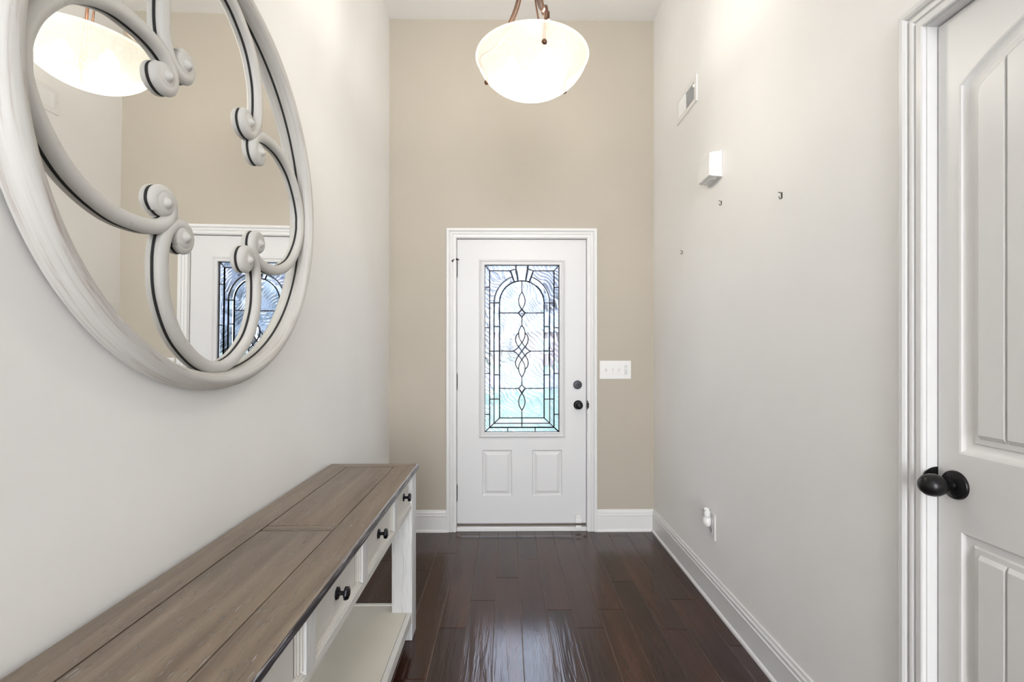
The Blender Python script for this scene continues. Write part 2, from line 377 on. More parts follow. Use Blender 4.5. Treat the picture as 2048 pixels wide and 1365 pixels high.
# baseboards
BASE = [(0, 0), (.022, 0), (.022, .008), (.019, .014), (.0135, .018), (.0135, .108), (.0155, .112), (.0155, .117), (.012, .121), (.0125, .135), (.008, .141), (.006, .152), (0, .154)]
def base_run(name, p0, p1, nrm, ext, label):
    p0, p1, nrm = Vector(p0), Vector(p1), Vector(nrm); d = (p1 - p0).normalized()
    rings = []
    for p, e in ((p0, ext[0]), (p1, ext[1])):
        rings.append([p + nrm * o + d * (e * o) + Vector((0, 0, h)) for o, h in BASE])
    return tag(obj(name, loft(B(), rings), M_TRIM, smooth=25), label, 'baseboard', kind='structure')
base_run('baseboard_right', (XR, 1.242, 0), (XR, D, 0), (-1, 0, 0), (0, -1), 'white baseboard along the right wall from closet casing to corner')
base_run('baseboard_right_rear', (XR, YB, 0), (XR, .335, 0), (-1, 0, 0), (1, 0), 'white baseboard on the right wall beyond the closet door')
base_run('baseboard_back', (.639, D, 0), (XR, D, 0), (0, -1, 0), (0, -1), 'short white baseboard between front door casing and right corner')
base_run('baseboard_back_left', (XL, D, 0), (-.423, D, 0), (0, -1, 0), (1, 0), 'short white baseboard between left corner and front door casing')
base_run('baseboard_left', (XL, YB, 0), (XL, D, 0), (1, 0, 0), (1, -1), 'white baseboard along the left wall behind the console table')

# ------------------------------------------------------------------ front door
t1 = thing('trim_1', (.108, D, 0), 'white moulded casing around the front door', 'door casing', kind='structure')
f1 = lambda u, v, h: (u, D - h, v)
for a, b, da, db in (((EX0, 0), (EX0, EZ1), (-1, 0), (-1, 1)), ((EX0, EZ1), (EX1, EZ1), (-1, 1), (1, 1)), ((EX1, EZ1), (EX1, 0), (1, 1), (1, 0))):
    obj('casing_board', case_board(B(), a, b, da, db, f1), M_TRIM, t1, smooth=25)
JB = .012
for a in ((EX0 - .001, EX0 + .004, 0, EZ1), (EX1 - .004, EX1 + .001, 0, EZ1), (EX0 + .004, EX1 - .004, EZ1 - .004, EZ1 + .001)):
    obj('jamb_board', boxm(a[0], a[1], D - .001, D + .13, a[2], a[3]), M_TRIM, t1, smooth=0)
for a in ((EX0 + .004, EX0 + .018, .05, EZ1 - .004), (EX1 - .018, EX1 - .004, .05, EZ1 - .004), (EX0 + .018, EX1 - .018, EZ1 - .018, EZ1 - .004)):
    obj('weatherstrip', boxm(a[0], a[1], D + .062, D + .08, a[2], a[3]), M_SUB, t1, smooth=0)
th = thing('threshold', (.108, D, 0), 'white threshold strip with a worn brown sill under the front door', 'threshold')
obj('threshold_strip', boxm(EX0 + .006, EX1 - .006, D - .004, D + .03, .0005, .030), M_TRIM, th, smooth=0, bev=.003)
obj('sill_plate', boxm(EX0 + .006, EX1 - .006, D + .0305, D + .12, .0005, .041), M_SILL, th, smooth=0)

YF = D + .012       # interior face of the entry door
SX0, SX1, SZ0, SZ1 = -.350, .566, .054, 2.068
d1 = thing('door_1', (.108, YF, .054), 'white front door with leaded glass and two small lower panels', 'door', kind='structure')
GX0, GX1, GZ0, GZ1 = -.1545, .3755, .700, 1.8865
PL = [(-.173, .040, .2475, .5725), (.1815, .3955, .2475, .5725)]
bm = plate(B(), (SX0, SX1), (SZ0, SZ1), [(GX0 - .006, GX1 + .006, GZ0 - .006, GZ1 + .006)] + PL, lambda u, v, s: (u, YF + .045 * s, v))
obj('door_slab', bm, M_DOOR, d1, smooth=0)
for p in PL:
    r = lambda i: rect(p[0], p[1], p[2], p[3], i)
    bm = nested(B(), [(r(0), 0), (r(.003), .003), (r(.008), .009), (r(.014), .010), (r(.036), .001), (r(.040), .001)], lambda u, v, d: (u, YF + d, v))
    box(bm, p[0], p[1], YF + .03, YF + .044, p[2], p[3])
    obj('raised_panel', bm, M_DOOR, d1, smooth=20)
# moulded frame round the glass
LF = [(0, -.012), (0, .010), (.004, .013), (.010, .013), (.014, .009), (.020, .009), (.027, .015), (.034, .012), (.038, .004), (.0415, .0035), (.0415, -.0005), (.008, -.0005), (.008, -.012)]
rings = []
for cu, cv, du, dv in ((GX0, GZ0, -1, -1), (GX1, GZ0, 1, -1), (GX1, GZ1, 1, 1), (GX0, GZ1, -1, 1)):
    rings.append([(cu + du * o, YF - h, cv + dv * o) for o, h in LF])
lf = obj('glass_frame', loft(B(), rings, closed_path=True), M_DOOR, d1, smooth=25)

# --- leaded glass: panes in a (u, v) lattice; u across, v down
def uv(u, v):
    x = -.154 + (u - 325) * (.528 / 442); z = 1.884 - (v - 298) * (1.182 / 992)
    return x * 1.0045, 1.285 + (z - 1.285) * 1.0045
U0, U1, V0, V1, UC = 325, 767, 298, 1290, 545
def arc(r, a0, a1, n=14): return [(UC + r * math.cos(math.radians(a0 + (a1 - a0) * i / n)), 522 - r * math.sin(math.radians(a0 + (a1 - a0) * i / n))) for i in range(n + 1)]
def lens(v0, v1, hw, n=12): return [(hw * (1 - (2 * i / n - 1) ** 2), v0 + (v1 - v0) * i / n) for i in range(n + 1)]
def bez(a, c, b, n=8): return [((1 - t) ** 2 * a[0] + 2 * t * (1 - t) * c[0] + t * t * b[0], (1 - t) ** 2 * a[1] + 2 * t * (1 - t) * c[1] + t * t * b[1]) for t in [i / n for i in range(n + 1)]]
def cat_bez(p, n=6):
    o = spline([(a, b, 0) for a, b in p], n); return [(q.x, q.y) for q in o]
def flip(pts): return [(2 * UC - u, v) for u, v in pts]
def off(pts, s=1): return [(UC + s * d, v) for d, v in pts]
def vflip(pts): return [(d, 2 * 809 - v) for d, v in pts][::-1]
lens2 = lens(656, 757, 19.5)
oval = cat_bez([(19.4, 701), (33, 717), (37.5, 742), (30, 766), (19, 783)])
star = bez((19, 783), (31, 799), (52, 809))
mot = [(0, 390), (0, 458)] + lens(458, 560, 19)[1:] + [(20, 582), (0, 607), (0, 656)] + [p for p in lens2[1:] if p[1] < 700] + oval + star[1:]
mot2 = [p for p in vflip(oval) + [q for q in vflip(lens2) if q[1] > 918]]
mot_low = vflip(star) + mot2[1:] + [(0, 1008), (20, 1031)]
mot_end = [(20, 1031), (0, 1060)] + lens(1060, 1160, 19)[1:] + [(0, 1206)]
def mcut(a, b): return [p for p in mot if a <= p[1] <= b]
panes = []
def pane(kind, pts): panes.append((kind, pts))
def both(kind, pts): pane(kind, pts); pane(kind, flip(pts))
k0 = [(510, 298), (580, 298), (568, 391), (522, 391)]
pane('bev', k0)
sideL = [(477, 331), (507, 321), (522, 391), (500, 395)]
both('bev', sideL)
both('edge', [(U0, V0), (510, V0), (507, 321), (477, 331), (354, 331)])
ys = [298, 429, 670, 942, 1185, 1290]
for i in range(5):
    a, b = ys[i], ys[i + 1]
    both('edge', [(325, a), (354, a if i else 331), (354, b if i < 4 else 1263), (325, b)])
for a, b in ((325, 461), (461, 624), (624, 767)):
    pane('edge', [(a if a > 325 else 354, 1263), (b if b < 767 else 736, 1263), (b, 1290), (a, 1290)])
outer = arc(165, 180, 110.3); inner = arc(132, 180, 110)
both('grey', [(354, 331), (477, 331)] + outer[::-1] + [(354, 522)])
both('bev', outer + [(500, 395)] + inner[::-1])
for a, b in ((522, 809), (809, 1094)): both('lilac', [(354, a), (380, a), (380, b), (354, b)])
both('lilac', [(354, 1094), (380, 1094), (380, 1238), (354, 1263)])
for a, b in ((522, 663), (663, 809), (809, 950), (950, 1094)): both('bev', [(380, a), (413, a), (413, b), (380, b)])
both('bev', [(380, 1094), (413, 1094), (413, 1206), (380, 1238)])
both('bev', [(413, 1206), (UC, 1206), (UC, 1238), (380, 1238)])
both('lilac', [(380, 1238), (UC, 1238), (UC, 1263), (354, 1263)])
both('wavy', off(mcut(390, 582), -1) + [(413, 582), (413, 522)] + arc(132, 180, 90)[1:-1])
both('wavy', [(413, 582)] + off(mcut(582, 810), -1) + [(413, 809)])
both('wavy', [(413, 809)] + off(mot_low, -1) + [(413, 1031)])
both('wavy', [(413, 1031)] + off(mot_end, -1) + [(413, 1206)])
for ln in (lens(458, 560, 19), lens2, vflip(lens2), lens(1060, 1160, 19)): pane('clear', off(ln) + off(ln, -1)[::-1][1:-1])
for c in (582, 1031): pane('bev', [(UC, c - 23), (UC + 20, c), (UC, c + 26), (UC - 20, c)])
for sgn in (1, -1):
    up = [p for p in lens2 if p[1] > 704]
    pane('clear', off(oval + [(0, 757)] + up[::-1][1:], sgn)); pane('clear', off(vflip(oval + [(0, 757)] + up[::-1][1:]), sgn))
    pane('bev', off(star + vflip(star)[1:] + [(0, 809)], sgn))
pane('bev', [(UC, 757), (UC + 19, 783), (UC, 809), (UC - 19, 783)]); pane('bev', [(UC, 861), (UC + 19, 835), (UC, 809), (UC - 19, 835)])
GM = dict(bev=M_BEVG, edge=M_EDGEG, grey=M_GREY, lilac=M_LILAC, wavy=M_GLUE, clear=M_BEVG)
YG = YF + .008
segs = {}
for kind, pts in panes:
    q = []
    for p in pts:
        x, z = uv(*p)
        if not q or (Vector(q[-1]) - Vector((x, z))).length > .0008: q.append((x, z))
    if (Vector(q[0]) - Vector(q[-1])).length < .0008: q.pop()
    bm = B(); fv = [bm.verts.new((x, YG, z)) for x, z in q]; bk = [bm.verts.new((x, YG + .005, z)) for x, z in q]
    ff = bm.faces.new(fv); bm.faces.new(bk[::-1]); n = len(q)
    for i in range(n): bm.faces.new((fv[i], fv[(i + 1) % n], bk[(i + 1) % n], bk[i]))
    if kind == 'bev':
        bmesh.ops.recalc_face_normals(bm, faces=bm.faces[:])
        bmesh.ops.inset_individual(bm, faces=[ff], thickness=.009, depth=0.0022, use_even_offset=True)
    g = obj('glass_pane', bm, GM[kind], d1, smooth=0)
    for i in range(n):
        a, b = q[i], q[(i + 1) % n]
        key = tuple(sorted(((round(a[0], 3), round(a[1], 3)), (round(b[0], 3), round(b[1], 3)))))
        segs[key] = (a, b)
bm = B()
for a, b in segs.values():
    a, b = Vector(a), Vector(b); t = b - a; Ln = t.length
    if Ln < .0005: continue
    t /= Ln; s = Vector((-t.y, t.x)); hw = .0036; e = .0016
    for y0, y1 in ((YG - .0035, YG - .0002), (YG + .0052, YG + .0085)):
        c = [a - t * e + s * hw, b + t * e + s * hw, b + t * e - s * hw, a - t * e - s * hw]
        v = [bm.verts.new((p.x, y, p.y)) for y in (y0, y1) for p in c]
        for f in ((0, 1, 2, 3), (7, 6, 5, 4), (0, 4, 5, 1), (1, 5, 6, 2), (2, 6, 7, 3), (3, 7, 4, 0)): bm.faces.new([v[i] for i in f])
obj('lead_came', bm, M_CAME, d1, smooth=0)['label'] = 'dark lead strips between the panes'
# hardware
kb = obj('knob', lathe(B(), [(.033, 0), (.033, .004), (.029, .008), (.016, .010), (.013, .018), (.013, .028), (.019, .033), (.026, .040), (.0275, .048), (.025, .056), (.017, .062), (.008, .064), (.0075, .0665), (0, .0665)], (.509, YF, .893), 'y', 36, -1), M_BLACK, d1, smooth=40)
kb['label'] = 'black round door knob with rosette'
db = obj('deadbolt', lathe(B(), [(.031, 0), (.031, .006), (.028, .011), (.024, .012), (.0, .012)], (.505, YF, 1.036), 'y', 36, -1), M_DBOLT, d1, smooth=40)
db['label'] = 'black round deadbolt cover'
obj('thumb_turn', boxm(.494, .516, YF - .020, YF - .0118, 1.033, 1.039), M_DBOLT, db, smooth=0, bev=.002)
bm = boxm(EX1 - .0035, EX1 + .004, D - .012, D + .004, .865, .925)
lathe(bm, [(.0, -.02), (.008, -.018), (.008, .018), (0, .02)], (EX1 + .002, D - .012, .893), 'z', 12)
obj('strike_plate', bm, M_BLACK, t1, smooth=30)
for i, zc in enumerate((1.857, 1.059, .272)):
    bm = B()
    for k in range(5): lathe(bm, [(.0, -.0098), (.0068, -.0092), (.0068, .0092), (0, .0098)], (SX0 - .0035, YF - .006, zc - .04 + .02 * k), 'z', 14)
    for s in (-1, 1): lathe(bm, [(0, -.006), (.006, -.004), (.006, .004), (0, .006)], (SX0 - .0035, YF - .006, zc + s * .056), 'z', 12)
    box(bm, SX0 - .006, SX0 + .001, YF - .004, YF + .02, zc - .05, zc + .05)
    h = obj('hinge', bm, M_CAME, d1, smooth=30)
    if i == 0:
        bm = tube(B(), spline([(SX0 - .003, YF - .006, zc + .064), (SX0 - .010, YF - .016, zc + .066), (SX0 - .02, YF - .022, zc + .064), (SX0 - .030, YF - .026, zc + .055)], 5), .0038, 8)
        lathe(bm, [(0, -.007), (.0065, -.004), (.0065, .004), (0, .007)], (SX0 - .030, YF - .026, zc + .053), 'z', 12)
        lathe(bm, [(0, -.008), (.009, -.006), (.009, .008), (0, .010)], (SX0 - .0035, YF - .006, zc + .066), 'z', 12)
        tube(bm, [(SX0 - .003, YF - .008, zc + .064), (SX0 + .010, YF - .016, zc + .066), (SX0 + .013, YF - .004, zc + .066)], .0035, 8)
        obj('hinge_stop', bm, M_CAME, h, smooth=30)
sn = thing('door_sensor', (.508, YF, .054), 'small white contact sensor at the foot of the front door', 'sensor')
obj('sensor_body', boxm(.489, .529, YF - .020, YF - .0005, .058, .098), M_PLASTIC, sn, smooth=30, bev=.003)
obj('sensor_magnet', boxm(.488, .528, D - .020, D - .0045, .024, .044), M_PLASTIC, sn, smooth=30, bev=.003)
sm_ = obj('sensor_grip', boxm(.492, .526, YF - .019, YF - .002, .0985, .112), M_PLASTIC, sn, smooth=30, bev=.003)

# ------------------------------------------------------------------ closet door on the right wall
t2 = thing('trim_2', (XR, .786, 0), 'white moulded casing around the closet door', 'door casing', kind='structure')
f2 = lambda u, v, h: (XR - h, u, v)
for a, b, da, db_ in (((DY0, 0), (DY0, DZ1), (-1, 0), (-1, 1)), ((DY0, DZ1), (DY1, DZ1), (-1, 1), (1, 1)), ((DY1, DZ1), (DY1, 0), (1, 1), (1, 0))):
    obj('casing_board', case_board(B(), a, b, da, db_, f2), M_TRIM, t2, smooth=25)
for a in ((DY0 - .001, DY0 + .003, 0, DZ1), (DY1 - .003, DY1 + .001, 0, DZ1), (DY0 + .003, DY1 - .003, DZ1 - .003, DZ1 + .001)):
    obj('jamb_board', boxm(XR - .001, XR + .11, a[0], a[1], a[2], a[3]), M_TRIM, t2, smooth=0)
for a in ((DY0 + .003, DY0 + .016, 0, DZ1 - .003), (DY1 - .016, DY1 - .003, 0, DZ1 - .003), (DY0 + .016, DY1 - .016, DZ1 - .016, DZ1 - .003)):
    obj('door_stop', boxm(XR + .064, XR + .09, a[0], a[1], a[2], a[3]), M_SUB, t2, smooth=0)
XS = XR + .024
d2 = thing('door_2', (XS, .786, .008), 'white closet door with arched plank panel and black egg knob', 'door', kind='structure')
CY0, CY1, CZ0, CZ1 = .408, 1.1635, .008, 2.083
def arch_outline(y0, y1, z0, zs, h, ins, n=20):
    # outline with an arched head; ins insets the whole shape
    hw = (y1 - y0) / 2; R = (hw * hw + h * h) / (2 * h); cy, cz = (y0 + y1) / 2, zs + h - R; Ri = R - ins; w_ = hw - ins
    a = math.asin(w_ / Ri)
    top = [(cy + Ri * math.sin(-a + 2 * a * i / n), cz + Ri * math.cos(-a + 2 * a * i / n)) for i in range(n + 1)]
    return [(y1 - ins, z0 + ins), (y0 + ins, z0 + ins)] + top
PY0, PY1 = .462, 1.110
def upper(i): return arch_outline(PY0, PY1, 1.040, 1.910, .10, i)
def lower(i): return [(PY1 - i, .25 + i), (PY0 + i, .25 + i), (PY0 + i, .859 - i), (PY1 - i, .859 - i)]
# slab: face with two openings (arched one cut as fan strips)
bm = plate(B(), (CY0, CY1), (CZ0, CZ1), [(PY0, PY1, .25, .859), (PY0, PY1, 1.040, 2.02)], lambda u, v, s: (XS + .035 * s, u, v))
top = upper(0)[2:]
for (ya, za), (yb, zb) in zip(top, top[1:]):
    vs = [bm.verts.new(p) for p in ((XS, ya, za), (XS, yb, zb), (XS, yb, 2.02), (XS, ya, 2.02))]
    bm.faces.new(vs)
obj('door_slab', bm, M_DOOR2, d2, smooth=0)
STEP = [(0, 0), (.004, .0015), (.007, .006), (.012, .009), (.020, .011), (.026, .011), (.030, .008), (.040, .007), (.048, .001), (.052, .001)]
bm = nested(B(), [(upper(i), d) for i, d in STEP[:-2]], lambda u, v, d: (XS + d, u, v)); obj('panel_moulding', bm, M_DOOR2, d2, smooth=30)
bm = nested(B(), [(lower(i), d) for i, d in STEP[:-2]], lambda u, v, d: (XS + d, u, v)); obj('panel_moulding', bm, M_DOOR2, d2, smooth=30)
# raised plank field: nine boards with V grooves between them
def field(y0, y1, z0, zfun, k, n):
    w_ = (y1 - y0) / n; a, b = y0 + k * w_, y0 + (k + 1) * w_; g = .0022; ch = .004
    m_ = 4; st = [a + g + (b - a - 2 * g) * i / m_ for i in range(m_ + 1)]
    bm = B(); base = XS + .0068; fr = XS + .0008
    cols = []
    for i, y in enumerate(st):
        yi = min(max(y, a + g + ch * .4), b - g - ch * .4); zt = zfun(y); lip = .010
        cols.append([bm.verts.new(p) for p in ((base, y, z0), (fr, yi, z0 + lip), (fr, yi, zt - lip), (base, y, zt))])
    for p, q in zip(cols, cols[1:]):
        for j in range(3): bm.faces.new((p[j], q[j], q[j + 1], p[j + 1]))
    bm.faces.new(cols[0]); bm.faces.new(cols[-1][::-1]); return bm
ins = .041; fy0, fy1 = PY0 + ins, PY1 - ins
hw0 = (PY1 - PY0) / 2; R0 = (hw0 ** 2 + .01) / .2; cz0 = 1.910 + .10 - R0
zarch = lambda y: cz0 + math.sqrt((R0 - ins) ** 2 - (y - .786) ** 2)
for k in range(9):
    obj('panel_plank', field(fy0, fy1, 1.040 + ins, zarch, k, 9), M_DOOR2, d2, smooth=0)
    obj('panel_plank', field(fy0, fy1, .25 + ins, lambda y: .859 - ins, k, 9), M_DOOR2, d2, smooth=0)
KY, KZ = 1.118, .963
rs = obj('knob', lathe(B(), [(.013, .008), (.0115, .014), (.0115, .024), (.016, .030), (.0225, .038), (.0262, .048), (.0268, .058), (.0245, .069), (.018, .078), (.009, .083), (0, .0842)], (XS, KY, KZ), 'x', 40, -1), M_BLACK, d2, smooth=50)
rs['label'] = 'black egg-shaped knob'
obj('rosette', lathe(B(), [(.034, 0), (.034, .003), (.0325, .006), (.030, .0065), (.024, .010), (.014, .012), (0, .012)], (XS, KY, KZ), 'x', 40, -1), M_BLACK, rs, smooth=40)
bm = B(); rr_ = [[(XR + .024 - .036 * math.sin(PI * i / 16), y, .968 + .027 * math.cos(PI * i / 16)) for i in range(17)] for y in (DY1 - .0055, DY1 - .0032)]
loft(bm, rr_)
obj('strike_plate', bm, M_BLACK, t2, smooth=30)

# ------------------------------------------------------------------ round mirror
mr = thing('round_mirror', (XL + .016, 1.325, 1.773), 'large round mirror with distressed white scrollwork frame above the console table', 'mirror', rot=(0, .0073, .0065))
RO, RI = .598, .550
RP = [(RO - .006, -.010), (RO, -.004), (RO + .001, .012), (RO - .004, .028), (RO - .013, .040), (RO - .024, .046), (RO - .034, .044), (RO - .042, .036), (RI + .001, .024), (RI, .004), (RI, -.010)]
NS = 128
rings = [[(h, r * math.sin(2 * PI * i / NS), r * math.cos(2 * PI * i / NS)) for r, h in RP] for i in range(NS)]
obj('frame_ring', loft(B(), rings, closed_path=True), M_FRAME, mr, smooth=40, local=True)
obj('mirror_glass', lathe(B(), [(0, -.006), (RI + .004, -.006), (RI + .004, 0), (0, 0)], (0, 0, 0), 'x', NS), M_MIRROR, mr, smooth=0, local=True)
bm = loft(B(), [[(h, r * math.sin(2 * PI * i / NS), r * math.cos(2 * PI * i / NS)) for r, h in ((RI + .001, .0002), (RI - .0016, .0002), (RI - .0016, .0035), (RI + .001, .0035))] for i in range(NS)], closed_path=True)
obj('gap_strip', bm, M_DARK, mr, smooth=0, local=True)
half = [(0, -.537), (.036, -.534), (.096, -.508), (.165, -.449), (.206, -.365), (.214, -.285), (.205, -.228), (.186, -.196), (.158, -.183), (.132, -.190), (.1205, -.211), (.128, -.233), (.148, -.2395), (.164, -.229)]
hp = [(v.x, v.y) for v in spline([(a, b, 0) for a, b in half], 7)]
path = [(-a, b) for a, b in hp[::-1]][:-1] + hp
def sweep(bm, path, prof, scale):
    rings = []
    n = len(path)
    for i, (y, z) in enumerate(path):
        a, b = path[max(i - 1, 0)], path[min(i + 1, n - 1)]
        t = Vector((b[0] - a[0], b[1] - a[1])).normalized(); s = Vector((-t.y, t.x)); k = scale(i / (n - 1))
        rings.append([(h * (1 if h < .006 else .6 + .4 * k), y + s.x * o * k, z + s.y * o * k) for o, h in prof])
    return loft(bm, rings)
STEM = [(-.0160, .0040), (-.0175, .009), (-.0160, .0150), (-.0112, .0196), (-.004, .0222), (.004, .0222), (.0112, .0196), (.0160, .0150), (.0175, .009), (.0160, .0040)]
def tap(t):
    e = min(t, 1 - t); return .64 + .36 * min(1, e / .16)
for q in range(4):
    A = Matrix.Rotation(q * PI / 2, 4, 'X')
    bm = sweep(B(), path, STEM, tap); bm.transform(A)
    sc = obj('scroll', bm, M_SCROLL, mr, smooth=50, local=True)
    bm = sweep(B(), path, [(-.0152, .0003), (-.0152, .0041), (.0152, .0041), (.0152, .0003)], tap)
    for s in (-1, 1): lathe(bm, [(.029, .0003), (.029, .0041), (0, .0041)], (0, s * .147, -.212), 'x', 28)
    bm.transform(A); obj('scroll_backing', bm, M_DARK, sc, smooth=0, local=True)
    for s in (-1, 1):
        bm = lathe(B(), [(.030, .0040), (.0315, .009), (.0305, .0155), (.026, .0205), (.019, .0225), (.0145, .0222), (.0125, .0238), (.010, .0278), (.0065, .0312), (.003, .0326), (0, .0330)], (0, s * .147, -.212), 'x', 32); bm.transform(A)
        obj('boss', bm, M_SCROLL, sc, smooth=50, local=True)

# ------------------------------------------------------------------ console table
TX0, TX1, TY0, TY1, ZT = -.812, -.408, .612, 2.212, .757
tb = thing('console_table', ((TX0 + TX1) / 2, (TY0 + TY1) / 2, 0), 'long whitewashed console table with weathered oak top and four drawers', 'console table')
g = .0017
def slab_poly(pts, z0, z1):
    bm = B(); a = [bm.verts.new((x, y, z0)) for x, y in pts]; b = [bm.verts.new((x, y, z1)) for x, y in pts]
    bm.faces.new(a[::-1]); bm.faces.new(b); n = len(pts)
    for i in range(n): bm.faces.new((a[i], a[(i + 1) % n], b[(i + 1) % n], b[i]))
    return bm
bx0, bx1, by0, by1 = TX0 + .093, TX1 - .099, TY0 + .068, TY1 - .068
z0, z1 = ZT - .024, ZT
top_root = obj('top_core', boxm(TX0 + .004, TX1 - .006, TY0 + .006, TY1 - .006, z0 + .001, z1 - .0035), M_SUB, tb, smooth=0)
def tboard(pts, m): return obj('top_board', slab_poly(pts, z0 + .0005, z1), m, tb, smooth=30, bev=.0016)
def eased(bm, xs=None, ys=None, r=.006):
    es = [e for e in bm.edges if all((xs is None or abs(v.co.x - xs) < 1e-4) and (ys is None or abs(v.co.y - ys) < 1e-4) for v in e.verts) and abs(e.verts[0].co.z - e.verts[1].co.z) < 1e-5]
    bmesh.ops.bevel(bm, geom=es, offset=r, segments=3, affect='EDGES', profile=.5); return bm
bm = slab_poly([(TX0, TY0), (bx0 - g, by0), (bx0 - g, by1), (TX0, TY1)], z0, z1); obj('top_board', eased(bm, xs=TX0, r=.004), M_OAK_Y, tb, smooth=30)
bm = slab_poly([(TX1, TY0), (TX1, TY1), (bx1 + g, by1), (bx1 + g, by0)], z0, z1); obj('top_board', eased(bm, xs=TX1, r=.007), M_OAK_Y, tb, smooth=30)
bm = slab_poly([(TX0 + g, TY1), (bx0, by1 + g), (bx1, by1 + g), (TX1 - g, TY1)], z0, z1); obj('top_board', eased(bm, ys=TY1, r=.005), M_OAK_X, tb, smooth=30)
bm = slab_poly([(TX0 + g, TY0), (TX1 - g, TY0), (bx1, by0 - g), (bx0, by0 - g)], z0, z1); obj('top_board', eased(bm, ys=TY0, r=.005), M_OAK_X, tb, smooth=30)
YM = (TY0 + TY1) / 2
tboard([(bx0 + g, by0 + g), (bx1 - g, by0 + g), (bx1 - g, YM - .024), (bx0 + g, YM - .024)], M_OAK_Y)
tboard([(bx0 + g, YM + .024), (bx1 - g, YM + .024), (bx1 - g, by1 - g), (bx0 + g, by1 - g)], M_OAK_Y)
bm = B()
for k in range(4): box(bm, bx0 + g, bx1 - g, YM - .0222 + k * .0113, YM - .0222 + k * .0113 + .0100, z0 + .0005, z1 - .0004 - (.001 if k in (0, 3) else 0))
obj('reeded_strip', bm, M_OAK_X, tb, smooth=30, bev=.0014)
# worn front edge of the top; its pale streaks are painted reflections
bm = boxm(TX1 - .004, TX1 + .0016, TY0 + .002, TY1 - .001, z0 + .001, z1 - .0042)
obj('top_edge', bm, M_OAK_EDGE, tb, smooth=30, bev=.001)['label'] = 'dark worn front edge of the oak top with painted pale glints'
XF = -.416          # outer faces of legs and posts
LW = .090
for x0 in (XF - LW, TX0 + .012):
    for y0 in (TY0 + .022, TY1 - .022 - LW):
        obj('leg', boxm(x0, x0 + LW if x0 > -.6 else x0 + .06, y0, y0 + LW, .001, z0 - .0005), M_WASH_Z, tb, smooth=30, bev=.003)
ly0, ly1 = TY0 + .022 + LW, TY1 - .022 - LW
# front rails and posts
obj('bottom_rail', boxm(XF - .03, XF - .003, ly0 + .0005, ly1 - .0005, .580, .604), M_WASH_Y, tb, smooth=0, bev=.002)
bm = boxm(XF - .028, XF - .008, ly0 + .001, ly1 - .001, .6045, .6095); box(bm, XF - .028, XF - .012, ly0 + .001, ly1 - .001, .6098, .6145)
obj('rail_bead', bm, M_CREAM, tb, smooth=30, bev=.0012)
obj('top_rail', boxm(XF - .03, XF - .006, ly0 + .0005, ly1 - .0005, z0 - .014, z0 - .0005), M_WASH_Y, tb, smooth=0)
obj('back_apron', boxm(TX0 + .014, TX0 + .03, ly0 + .001, ly1 - .001, .585, z0 - .0005), M_WASH_Y, tb, smooth=0)
for y0 in (TY0 + .03, TY1 - .05): obj('end_apron', boxm(TX0 + .073, XF - LW - .001, y0, y0 + .02, .585, z0 - .0005), M_WASH_X, tb, smooth=0)
obj('drawer_floor', boxm(TX0 + .032, XF - .031, ly0 - .04, ly1 + .04, .590, .596), M_CREAM, tb, smooth=0)
cent = [YM - .392, YM, YM + .392]
for c in cent:
    po = obj('post', boxm(XF - .03, XF - .0015, c - .024, c + .024, .605, z0 - .0145), M_WASH_Z, tb, smooth=0, bev=.0015)
    bm = B()
    for s in (-1, 1):
        for a, b, d in ((.0245, .031, .0075), (.0325, .038, .011), (.0392, .044, .0145)):
            box(bm, XF - .03, XF - d, min(c + s * a, c + s * b), max(c + s * a, c + s * b), .615, z0 - .0145)
    obj('post_reeding', bm, M_CREAM, po, smooth=0)
    bm = B()
    for s in (-1, 1): box(bm, XF - .034, XF - .0185, min(c + s * .0242, c + s * .0478), max(c + s * .0242, c + s * .0478), .615, z0 - .0145)
    obj('glaze_groove', bm, M_GLAZE, po, smooth=0)
edges = [ly0] + [v for c in cent for v in (c - .048, c + .048)] + [ly1]
for k in range(4):
    a, b = edges[2 * k] + .002, edges[2 * k + 1] - .002
    kc = (YM - 1.5 * .392 + k * .392)
    dr = obj('drawer', boxm(XF - .045, XF - .0165, a, b, .616, z0 - .0155), M_CREAM, tb, smooth=0, bev=.002)
    bm = B(); kx = XF - .0165
    lathe(bm, [(.0165, 0), (.0165, .003), (.0145, .0048), (.006, .0052), (.0055, .017), (.008, .019), (.0165, .021), (.0178, .025), (.0165, .029), (.011, .0315), (0, .032)], (kx, kc, .664), 'x', 8)
    kn = obj('drawer_knob', bm, M_BLACK2, dr, smooth=18); kn['label'] = 'black faceted octagonal knob'
# shelf
ZS = .1245
obj('shelf_board', boxm(TX0 + .014, -.441, TY0 + .03, ly1 + .055, ZS - .020, ZS), M_SHELF, tb, smooth=0, bev=.001)
obj('shelf_front_edge', boxm(-.4398, -.4185, ly0 + .0008, ly1 - .0008, ZS - .044, ZS), M_WASH_Y, tb, smooth=0, bev=.002)
obj('shelf_end_rail', boxm(TX0 + .014, XF - LW - .001, ly1 + .056, ly1 + .07, ZS - .04, ZS + .006), M_CREAM, tb, smooth=0, bev=.0015)
obj('shelf_end_rail', boxm(TX0 + .014, XF - LW - .001, TY0 + .014, TY0 + .029, ZS - .04, ZS + .006), M_CREAM, tb, smooth=0, bev=.0015)

